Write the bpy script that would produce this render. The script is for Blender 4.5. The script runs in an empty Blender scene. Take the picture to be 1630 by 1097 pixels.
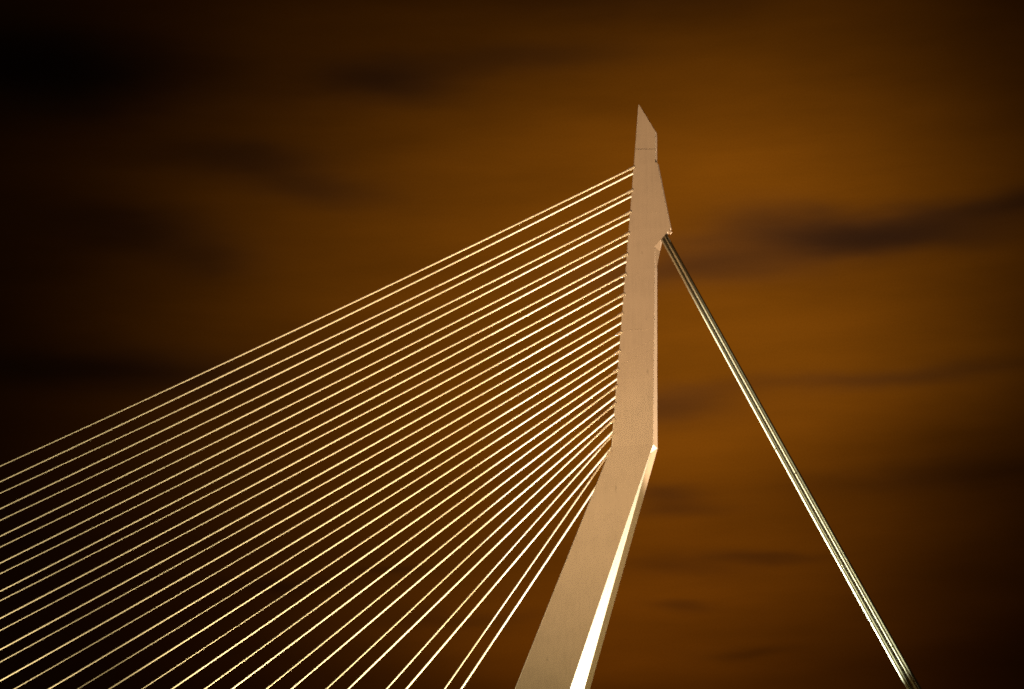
import bpy, bmesh, math, random
from mathutils import Vector, Matrix
random.seed(4)
sc = bpy.context.scene
R = math.radians

# ------------------------------------------------------------------ camera
cam_d = bpy.data.cameras.new('camera'); cam = bpy.data.objects.new('camera', cam_d)
sc.collection.objects.link(cam); sc.camera = cam
YAW, PITCH = -0.2710, 0.2370
cam.location = (90.781, -359.498, -3.816)
fwd = Vector((math.sin(YAW)*math.cos(PITCH), math.cos(YAW)*math.cos(PITCH), math.sin(PITCH)))
cam.rotation_euler = fwd.to_track_quat('-Z', 'Y').to_euler()
cam_d.sensor_fit = 'HORIZONTAL'; cam_d.sensor_width = 36; cam_d.lens = 91.22
cam_d.clip_start = 1; cam_d.clip_end = 20000
sc.render.resolution_x, sc.render.resolution_y = 1024, 689
sc.render.engine = 'CYCLES'
sc.cycles.pixel_filter_type = 'BLACKMAN_HARRIS'; sc.cycles.filter_width = 1.7
sc.cycles.use_adaptive_sampling = False; sc.cycles.use_denoising = False; sc.cycles.max_bounces = 3; sc.cycles.sample_clamp_indirect = 1.0   # the softness of the long lens
vs = sc.view_settings
vs.view_transform = 'Standard'; vs.look = 'None'; vs.exposure = 0; vs.gamma = 1

# ------------------------------------------------------------------ node helper
class NT:
    def __init__(s, t): s.t = t; s.n = t.nodes; s.l = t.links
    def node(s, typ, **kw):
        n = s.n.new(typ)
        for k, v in kw.items(): setattr(n, k, v)
        return n
    def put(s, sock, v):
        if hasattr(v, 'is_linked') or hasattr(v, 'links'): s.l.new(v, sock)
        else: sock.default_value = v
    def m(s, op, a, b=0.0, c=0.0, clamp=False):
        n = s.node('ShaderNodeMath', operation=op, use_clamp=clamp)
        s.put(n.inputs[0], a); s.put(n.inputs[1], b); s.put(n.inputs[2], c)
        return n.outputs[0]
    def noise(s, vec, scale, detail=4, rough=.5, dist=0.0):
        n = s.node('ShaderNodeTexNoise'); s.put(n.inputs['Vector'], vec)
        n.inputs['Scale'].default_value = scale; n.inputs['Detail'].default_value = detail
        n.inputs['Roughness'].default_value = rough; n.inputs['Distortion'].default_value = dist
        return n.outputs['Fac']
    def xyz(s, x, y, z=0.0):
        n = s.node('ShaderNodeCombineXYZ'); s.put(n.inputs[0], x); s.put(n.inputs[1], y); s.put(n.inputs[2], z)
        return n.outputs[0]
    def ramp(s, fac, stops):
        n = s.node('ShaderNodeValToRGB'); s.put(n.inputs[0], fac)
        cr = n.color_ramp
        while len(cr.elements) < len(stops): cr.elements.new(.5)
        for e, (p, c) in zip(cr.elements, stops): e.position = p; e.color = (*c, 1)
        return n.outputs[0]

# ------------------------------------------------------------------ night sky lit by the city
world = bpy.data.worlds.new("World"); sc.world = world; world.use_nodes = True
w = NT(world.node_tree); w.n.clear()
tc = w.node('ShaderNodeTexCoord'); sep = w.node('ShaderNodeSeparateXYZ'); w.l.new(tc.outputs['Generated'], sep.inputs[0])
DEG = 57.29578
az = w.m('MULTIPLY', w.m('ARCTAN2', sep.outputs[0], sep.outputs[1]), DEG)      # degrees east of north
el = w.m('MULTIPLY', w.m('ARCSINE', sep.outputs[2]), DEG)                      # degrees above the horizon
# cloud streaks drift along the wind, low frequency warp so that no edge is a clean ellipse
wv = w.xyz(w.m('MULTIPLY', az, .16), w.m('MULTIPLY', el, .5), 3.1)
w1 = w.noise(wv, 1.0, 3, .5); w2 = w.noise(w.xyz(w.m('MULTIPLY', az, .2), w.m('MULTIPLY', el, .6), 9.7), 1.3, 3, .5)
azw = w.m('ADD', az, w.m('MULTIPLY', w.m('SUBTRACT', w1, .5), 1.8))
elw = w.m('ADD', el, w.m('MULTIPLY', w.m('SUBTRACT', w2, .5), .9))
def gauss(a0, e0, sa, se, tilt=0.0, amp=1.0):
    dx = w.m('SUBTRACT', azw, a0); dy = w.m('SUBTRACT', elw, e0)
    if tilt: dy = w.m('SUBTRACT', dy, w.m('MULTIPLY', dx, tilt))
    q = w.m('ADD', w.m('POWER', w.m('DIVIDE', dx, sa), 2.0), w.m('POWER', w.m('DIVIDE', dy, se), 2.0))
    return w.m('MULTIPLY', w.m('EXPONENT', w.m('MULTIPLY', q, -1.0)), amp)
def total(items):
    t = items[0]
    for i in items[1:]: t = w.m('ADD', t, i)
    return t
# (azimuth, elevation, half widths in degrees, tilt, strength)
GLOWS = [(-10.7, 15.8, 5.6, 4.4, 0, .86), (-12.3, 9.4, 4.8, 3.8, 0, .52), (-18.2, 14.5, 5.2, 5.4, 0, .31),
         (-8.4, 12.4, 3.0, 1.2, .05, .16), (-15.2, 7.0, 3.4, 1.3, 0, .18)]
DARKS = [(-6.9, 15.75, 2.4, .38, .01, .85), (-4.4, 16.35, 2.8, .32, .07, .6), (-9.3, 16.15, 1.7, .38, -.05, .45), (-11.0, 15.2, 2.6, .46, .04, .5),
         (-11.4, 15.85, 1.6, .25, 0, .2),
         (-18.7, 19.35, 1.6, .48, 0, .62), (-15.5, 19.9, 2.6, .34, .03, .30), (-22.0, 17.6, 2.0, .40, 0, .45), (-19.9, 17.0, 1.6, .36, -.08, .36),
         (-24.4, 15.9, 2.0, .46, -.06, .5), (-22.4, 15.3, 1.1, .34, 0, .3), (-26.2, 19.3, 3.0, .8, 0, 1.2),
         (-25.0, 12.9, 3.0, .5, 0, .7), (-12.0, 12.2, 1.6, .35, .05, .40), (-12.0, 10.3, .9, .25, 0, .4), (-11.8, 9.9, 1.2, .2, .03, .3),
         (-10.3, 8.85, 1.4, .14, .03, .42), (-12.0, 8.55, 1.4, .2, 0, .28), (-11.8, 7.8, .7, .10, 0, .35), (-10.4, 6.9, .8, .14, 0, .35),
         (-7.0, 12.75, 3.0, .22, .06, .32), (-5.0, 10.5, 3.2, .25, .02, .3), (-12.6, 21.2, 3.4, .5, 0, .25),
         (-20.6, 8.2, 1.2, .18, 0, .4), (-18.4, 8.5, .9, .12, 0, .3), (-16.5, 7.5, 2.0, .2, 0, .3)]
glow = total([gauss(*g) for g in GLOWS])
dark = total([gauss(*g) for g in DARKS])
st1 = w.noise(w.xyz(w.m('MULTIPLY', az, .16), w.m('MULTIPLY', w.m('SUBTRACT', el, w.m('MULTIPLY', az, .04)), .9), 1.7), 1.0, 5, .55)
st2 = w.noise(w.xyz(w.m('MULTIPLY', az, .09), w.m('MULTIPLY', el, .28), 5.0), 1.0, 3, .5)
tex = w.m('ADD', .52, w.m('ADD', w.m('MULTIPLY', st1, .62), w.m('MULTIPLY', st2, .35)))
lum = w.m('MULTIPLY', w.m('ADD', glow, .012), tex)
keep = w.m('EXPONENT', w.m('MULTIPLY', dark, -.94))
lum = w.m('MULTIPLY', lum, keep)
grain = w.noise(w.xyz(w.m('MULTIPLY', az, 1.0), el, 0.0), 28.0, 1, .5)
lum = w.m('MULTIPLY', lum, w.m('ADD', .9, w.m('MULTIPLY', grain, .2)))
mixc = w.node('ShaderNodeMix', data_type='RGBA')
w.put(mixc.inputs[0], w.m('MULTIPLY', dark, .9, clamp=True))
mixc.inputs[6].default_value = (.212, .0610, .0024, 1); mixc.inputs[7].default_value = (.125, .046, .018, 1)
low = w.node('ShaderNodeMix', data_type='RGBA')          # redder towards the horizon
w.put(low.inputs[0], w.m('MULTIPLY', w.m('SUBTRACT', 13.0, elw), .13, clamp=True))
w.l.new(mixc.outputs[2], low.inputs[6]); low.inputs[7].default_value = (.210, .051, .0016, 1)
bg = w.node('ShaderNodeBackground'); w.l.new(low.outputs[2], bg.inputs[0]); w.put(bg.inputs[1], lum)
wo = w.node('ShaderNodeOutputWorld'); w.l.new(bg.outputs[0], wo.inputs[0])

# ------------------------------------------------------------------ floodlights of the place, plus two added helper spots
def spot(name, loc, target, power, size_deg, blend, col, radius=.3):
    d = bpy.data.lights.new(name, 'SPOT'); d.energy = power; d.spot_size = R(size_deg); d.spot_blend = blend
    d.color = col; d.shadow_soft_size = radius
    o = bpy.data.objects.new(name, d); sc.collection.objects.link(o); o.location = loc
    o.rotation_euler = (Vector(target)-Vector(loc)).to_track_quat('-Z', 'Y').to_euler()
    return o
SODIUM = (1, .74, .34); CITY = (1, .55, .25); METAL = (1, .93, .68)
k = 1e6
for sy in (-1, 1):
    spot('cable_flood_beam', (-16, 5*sy, 1.2), (0, 0, 95), .40*k, 92, 1.0, SODIUM)
    spot('cable_flood_beam', (-50, 5*sy, 1.2), (-26, 0, 80), .24*k, 100, 1.0, SODIUM)
spot('cable_flood_beam', (-92, 0, 1.2), (-106, 0, 60), .19*k, 125, 1.0, SODIUM)
spot('leg_flood_beam', (-13, 0, 1.2), (4.5, 0, 60), .85*k, 36, .6, (1, .94, .76))
spot('quay_flood_beam', (10, -170, -13), (9, 0, 122), 1.45*k, 52, 1.0, CITY, 2)
spot('leg_fill_beam', (95, -75, -13), (3, 0, 36), .24*k, 44, 1.0, (1, .62, .18), 1)  # added fill, warms the lower leg and its back strip
spot('rear_flood_beam', (62, 60, 1), (12, 0, 97), 1.45*k, 25, .3, (1, .60, .32), 1)
spot('backstay_flood_beam', (14, -12, 1.2), (40, 0, 62), 2.3*k, 43, .3, (1, .98, .74), .4)
spot('backstay_glint_beam', (-190, -60, -9), (34, 0, 60), .5*k, 15, .5, (1, .80, .45), .6)  # added spot, placed to draw highlight streaks along the backstays

# ------------------------------------------------------------------ materials
def mat(name, base, rough, metal=0.0, var=0.0, streak=False, coat=0.0):
    m = bpy.data.materials.new(name); m.use_nodes = True
    t = NT(m.node_tree); b = m.node_tree.nodes['Principled BSDF']
    b.inputs['Roughness'].default_value = rough; b.inputs['Metallic'].default_value = metal
    b.inputs['Coat Weight'].default_value = coat
    tcn = t.node('ShaderNodeTexCoord'); s = t.node('ShaderNodeSeparateXYZ'); t.l.new(tcn.outputs['Object'], s.inputs[0])
    n1 = t.noise(tcn.outputs['Object'], .35, 5, .6)
    v = t.m('MULTIPLY', t.m('SUBTRACT', n1, .5), var)
    if streak:      # rain streaks and faint plate marks, vertical on the steel
        sv = t.xyz(t.m('MULTIPLY', s.outputs[0], 3.2), t.m('MULTIPLY', s.outputs[1], 3.2), t.m('MULTIPLY', s.outputs[2], .14))
        n2 = t.noise(sv, 1.0, 4, .6)
        v = t.m('ADD', v, t.m('MULTIPLY', t.m('SUBTRACT', n2, .5), var*.9))
        sp = t.m('SUBTRACT', t.noise(t.xyz(s.outputs[0], s.outputs[1], t.m('MULTIPLY', s.outputs[2], .4)), 1.5, 2, .5), .70, clamp=True)
        v = t.m('SUBTRACT', v, t.m('MULTIPLY', sp, 2.2))
    f = t.m('ADD', .5, v, clamp=True)
    c = t.ramp(f, [(0, tuple(x*.45 for x in base)), (.5, base), (1, tuple(min(1, x*1.3) for x in base))])
    t.l.new(c, b.inputs['Base Color'])
    return m
M_steel = mat('painted_steel', (.60, .585, .55), .55, 0, .26, True)
M_cable = mat('cable_sheath', (.78, .76, .70), .5, 0, .1)
M_socket = mat('socket_steel', (.62, .60, .55), .4, .2, .15)
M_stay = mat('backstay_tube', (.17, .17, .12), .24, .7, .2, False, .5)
M_stay_lit = mat('backstay_lit_tube', (.42, .43, .34), .4, 0, .2)  # lit copy of the tube material, floodlight put into its paler colour
M_dark = mat('dark_joint_recess', (.06, .055, .05), .5, .3, .3)
M_deck = mat('deck_steel', (.35, .36, .38), .6, 0, .3)
M_asphalt = mat('asphalt', (.05, .05, .05), .9, 0, .3)
M_stone = mat('quay_stone', (.22, .20, .18), .85, 0, .4)
M_glass = mat('lamp_glass', (.6, .6, .6), .1)
M_water = mat('river_water', (.01, .014, .016), .08, 0, .2)

# ------------------------------------------------------------------ object helpers
def link(name, bm, m, parent=None, smooth=False):
    bmesh.ops.recalc_face_normals(bm, faces=bm.faces)
    me = bpy.data.meshes.new(name); bm.to_mesh(me); bm.free()
    me.materials.append(m)
    if smooth:
        for p in me.polygons: p.use_smooth = True
    o = bpy.data.objects.new(name, me); sc.collection.objects.link(o)
    if parent: o.parent = parent
    return o
def empty(name, loc=(0, 0, 0)):
    o = bpy.data.objects.new(name, None); sc.collection.objects.link(o); o.location = loc; return o
def tag(o, label, cat, group=None):
    o['label'] = label; o['category'] = cat
    if group: o['group'] = group
def box(bm, c, s):
    r = bmesh.ops.create_cube(bm, size=1); bmesh.ops.scale(bm, vec=s, verts=r['verts']); bmesh.ops.translate(bm, vec=c, verts=r['verts'])
def loft(bm, rings, cap0=True, cap1=True):
    vr = [[bm.verts.new(p) for p in ring] for ring in rings]
    n = len(rings[0])
    for a, b in zip(vr, vr[1:]):
        for i in range(n): bm.faces.new((a[i], a[(i+1) % n], b[(i+1) % n], b[i]))
    if cap0: bm.faces.new(vr[0])
    if cap1: bm.faces.new(vr[-1])
def tube(bm, pts, radii, n=12, caps=True):
    rings = []
    for i, p in enumerate(pts):
        d = (pts[min(i+1, len(pts)-1)]-pts[max(i-1, 0)]).normalized()
        u = d.cross(Vector((0, 1, 0))).normalized(); v = d.cross(u)
        rings.append([p+(u*math.cos(2*math.pi*j/n)+v*math.sin(2*math.pi*j/n))*radii[i] for j in range(n)])
    loft(bm, rings, caps, caps)
def lerp(z, tab):
    if z <= tab[0][0]: return tab[0][1]
    for (a, x), (b, y) in zip(tab, tab[1:]):
        if z <= b: return x+(y-x)*(z-a)/(b-a)
    return tab[-1][1]

# ------------------------------------------------------------------ water, quay, deck
bm = bmesh.new(); r = bmesh.ops.create_grid(bm, x_segments=2, y_segments=2, size=9000); bmesh.ops.translate(bm, vec=(0, 0, -15), verts=r['verts'])
o = link('water', bm, M_water); o['kind'] = 'structure'
bm = bmesh.new(); box(bm, (60, -440, -10.6), (900, 200, 10.4)); o = link('ground', bm, M_stone); o['kind'] = 'structure'
def beam(x0, x1, y0, y1, z0, z1):
    b = bmesh.new(); box(b, ((x0+x1)/2, (y0+y1)/2, (z0+z1)/2), (x1-x0, y1-y0, z1-z0)); return b
deck = empty('bridge_deck', (0, 0, -.2)); tag(deck, 'grey steel bridge deck hanging from the stay cables', 'deck')
def deck_part(name, b, m): o = link(name, b, m, deck); o.location = (0, 0, .2); return o
deck_part('girder', beam(-320, 80, -7.6, -5.4, -2.6, -.3), M_deck)
deck_part('girder', beam(-320, 80, 5.4, 7.6, -2.6, -.3), M_deck)
deck_part('roadway', beam(-320, 80, -5.4, 5.4, -1.0, -.32), M_asphalt)

# ------------------------------------------------------------------ pylon
pylon = empty('bridge_pylon', (-15, 0, -14))
tag(pylon, 'tall bent pale steel bridge pylon with pointed tip and two splayed legs', 'pylon')
def part(name, b, m, parent=None, smooth=False):
    o = link(name, b, m, parent or pylon, smooth)
    if parent is None: o.location = (15, 0, 14)
    return o
C = .11                                                    # bevel along the front corners
AF = lambda z: 1.673-.0090*(z-69)                          # half width at the front face
SLOPE = lambda z: .027+.00455*(z-70)                       # the side faces close in towards the back
XF = lambda z: .087*z+.174
XBT = [(69.8, 12.36), (79.9, 12.51), (96.0, 12.81), (99.56, 12.83), (102.25, 15.16), (112.38, 13.31), (112.46, 13.07), (116.47, 13.11), (117.33, 13.09), (121.5, 10.80)]
def shaft_ring(z, inset=0):
    a, b, xf, xb = AF(z)-inset, 0, XF(z)+inset, lerp(z, XBT)-inset
    b = AF(z)-SLOPE(z)*(lerp(z, XBT)-XF(z))-inset
    if z > 121: a = min(a, 1.16)
    c = min(C, (xb-xf)*.5)
    b = min(b, a)
    return [Vector(p) for p in ((xf, -(a-c), z), (xf+c, -a, z), (xb, -b, z), (xb, b, z), (xf+c, a, z), (xf, a-c, z))]
bm = bmesh.new()
SEAMS = [69.8, 79.9, 92.6, 96.0, 99.56, 102.25, 104.7, 108.6, 112.38, 112.46, 114.50]
loft(bm, [shaft_ring(z) for z in SEAMS])
shaft = part('shaft', bm, M_steel)
bm = bmesh.new(); loft(bm, [shaft_ring(z, .10) for z in (114.3, 114.8)]); part('seam_joint', bm, M_dark)
bm = bmesh.new(); loft(bm, [shaft_ring(z) for z in (114.58, 116.47, 117.33, 121.44)]); part('tip_cap', bm, M_steel)
# thin weld beads where the plates of the shaft meet
for z in (104.7, 87.0):
    bm = bmesh.new(); rr = [shaft_ring(z-.03, -.006), shaft_ring(z+.03, -.006)]; loft(bm, rr); o = link('weld_seam', bm, M_steel, shaft)
# haunch under the anchor head
def haunch():
    b = bmesh.new(); N1 = b.verts.new((12.80, -.735, 99.50)); N2 = b.verts.new((12.80, .735, 99.50)); Mc = b.verts.new((13.95, 0, 100.90)); F0 = b.verts.new((12.74, 0, 95.6))
    Mn = b.verts.new((13.62, -.60, 100.44)); Mf = b.verts.new((13.62, .60, 100.44)); T = b.verts.new((12.5, 0, 101))
    K = b.verts.new((13.45, 0, 98.9))
    for f in ((N1, Mn, K), (Mn, Mc, K), (N2, K, Mf), (Mf, K, Mc), (N1, K, F0), (N2, F0, K), (N1, T, Mn), (Mn, T, Mc), (N2, Mf, T), (Mf, Mc, T), (N1, F0, T), (N2, T, F0)): b.faces.new(f)
    return b
part('haunch', haunch(), M_steel)
# dark box for the shade in the hollow where the backstays enter
D = Vector((.456, 0, -.890)); N = Vector((.890, 0, .456)); P0 = Vector((14.08, 0, 101.1))
def obox(b, o_, ax, ay, az_):
    vs_ = [b.verts.new(o_+ax*i+ay*j+az_*k_) for i in (-1, 1) for j in (-1, 1) for k_ in (-1, 1)]
    for f in ((0, 1, 3, 2), (4, 6, 7, 5), (0, 4, 5, 1), (2, 3, 7, 6), (0, 2, 6, 4), (1, 5, 7, 3)): b.faces.new([vs_[i] for i in f])
U = Vector((2.33, 0, 2.69)).normalized(); UN = Vector((U.z, 0, -U.x))
bm = bmesh.new(); obox(bm, Vector((14.05, 0, 101.0))+UN*.0, U*.72, Vector((0, .26, 0)), UN*.22); part('stay_recess_shade', bm, M_dark)
bm = bmesh.new(); obox(bm, Vector((14.92, 0, 101.75)), U*.18, Vector((0, .26, 0)), UN*.30); part('end_block', bm, M_steel)
# legs
def leg_ring(z, s):
    d = 69.8-z; xf, xb = 6.226-.386*d, 12.36-.329*d
    yf, yb, wd, r_ = 1.663+.105*d, 1.511+.105*d, 1.5, min(.45, d*.5)
    return [Vector((x, s*y, z)) for x, y in ((xf, yf-C), (xf+C, yf), (xb, yb), (xb-r_, yb-wd), (xf+C, yf-wd), (xf, yf-wd+C))]
for s in (-1, 1):
    bm = bmesh.new(); loft(bm, [leg_ring(z, s) for z in (69.8, 68.9, 58, 46, 36, 18, 0, -14)], True, False)
    part('leg', bm, M_steel)

# ------------------------------------------------------------------ stay cables
NEAR=[ (9.86,-1.27,111.69,297.9),(9.55,-1.31,108.12,278.4),(9.27,-1.34,104.82,259.1),(8.99,-1.37,101.59,241.5),(8.71,-1.40,98.37,225.5),(8.44,-1.43,95.34,209.9),(8.18,-1.45,92.33,193.4),(7.93,-1.48,89.44,177.0),(7.69,-1.51,86.62,160.3),(7.44,-1.53,83.80,143.9),(7.20,-1.56,81.06,127.0),(6.99,-1.58,78.58,110.2),(6.76,-1.61,75.95,93.7),(6.57,-1.63,73.70,77.2),(6.37,-1.65,71.44,60.3),(5.85,-1.67,68.78,43.7) ]
FAR=[ (9.88,1.27,111.90,295.1),(9.57,1.30,108.39,276.2),(9.28,1.34,104.98,257.8),(8.99,1.37,101.68,241.1),(8.71,1.40,98.47,224.2),(8.44,1.43,95.29,209.5),(8.18,1.45,92.31,192.4),(7.92,1.48,89.30,177.2),(7.67,1.51,86.44,160.2),(7.44,1.53,83.72,144.0),(7.20,1.56,81.01,127.0),(6.97,1.58,78.41,110.5),(6.76,1.61,75.93,94.0),(6.54,1.63,73.44,78.0),(6.36,1.65,71.28,61.0),(6.15,1.67,68.95,44.7) ]
B_HALF = 6.246; KS = 3.57e-4
ORD = ['topmost', 'second', 'third', 'fourth', 'fifth', 'sixth', 'seventh', 'eighth', 'ninth', 'tenth', 'eleventh', 'twelfth', 'thirteenth', 'fourteenth', 'fifteenth', 'lowest']
def stay_cable(A, Bp, rad, label):
    base = Bp
    L = abs(A.x-Bp.x); pts = []
    n = 40
    for i in range(n+1):
        t = i/n; p = A.lerp(Bp, t); p.z -= KS/2*(t*L)*((1-t)*L); pts.append(p-base)
    d = (pts[0]-pts[1]).normalized()
    pts.insert(0, pts[0]+d*.35)
    b = bmesh.new(); tube(b, pts, [rad*(1-.2*min(1, q_/14)) if rad < .13 else rad*(1-.12*min(1, q_/14)) for q_ in range(len(pts))], 12)
    root = link('stay_cable', b, M_cable, None, True); root.location = base
    b = bmesh.new(); a = pts[1]
    tube(b, [a+d*.3, a-d*.55, a-d*.62, a-d*1.25], [rad*1.9, rad*1.75, rad*1.35, rad*1.04], 12); link('anchor_socket', b, M_socket, root, False)
    tag(root, label, 'cable', 'stay cables fanned from the front edge of the pylon')
    return root
for i in range(16):
    which = 'pair %s' % ('at the very top of the fan' if i == 0 else 'at the very bottom of the fan' if i == 15 else '')
    for tab, rad, pos in ((NEAR, .127, 'upper'), (FAR, .135, 'lower')):
        x, y, z, dd = tab[i]
        if i == 0: lab = 'thin floodlit white cable, %s of the topmost pair on the pylon' % pos
        elif i == 15: lab = 'steep floodlit white cable, %s of the lowest pair, ending at the pylon knee' % pos
        else: lab = 'floodlit white cable, %s of the %s pair counted down from the top' % (pos, ORD[i])
        stay_cable(Vector((x, y, z)), Vector((-dd, -B_HALF if y < 0 else B_HALF, -.3)), rad, lab)

# ------------------------------------------------------------------ backstays: eight tubes, four rows in two files
rows = ['leftmost', 'second from left', 'third from left', 'rightmost']
for col_i, ys in ((0, -1), (1, 1)):
    for row in range(4):
        off = (-1.5, -.62, .45, 1.5)[row]; jy = (0, -.10, .04, -.08)[row]
        top = P0+D*(-.1)+N*(off*.29)+Vector((0, ys*.13, 0))
        bot = P0+D*114.5+N*(off*.56)+Vector((0, ys*.80+jy, 0))
        base = bot.copy(); L = (top-bot).length
        pts = []
        for i in range(31):
            t = i/30; p = top.lerp(bot, t); p.z -= .5*4*t*(1-t); pts.append(p-base)
        b = bmesh.new(); tube(b, pts, [.15+.02*min(1, q_/6) for q_ in range(31)], 20)
        root = link('backstay', b, M_stay_lit if row in (0, 2) else M_stay, None, True); root.location = base
        for t in (.345+.02*off, .60+.02*off+.01*ys, .985*.82+.01*off):
            i = t*30; p = pts[int(i)].lerp(pts[int(i)+1], i-int(i)); d = (pts[1]-pts[0]).normalized()
            b = bmesh.new(); tube(b, [p-d*.09, p+d*.09], [.185, .185], 20); link('coupler', b, M_stay, root)
        side = 'on the near side' if ys < 0 else 'on the far side'
        tag(root, '%s steel backstay tube, %s in the bundle, %s' % ('lit-toned' if row in (0, 2) else 'dark glossy', rows[row], side), 'backstay', 'backstay tubes running down behind the pylon')
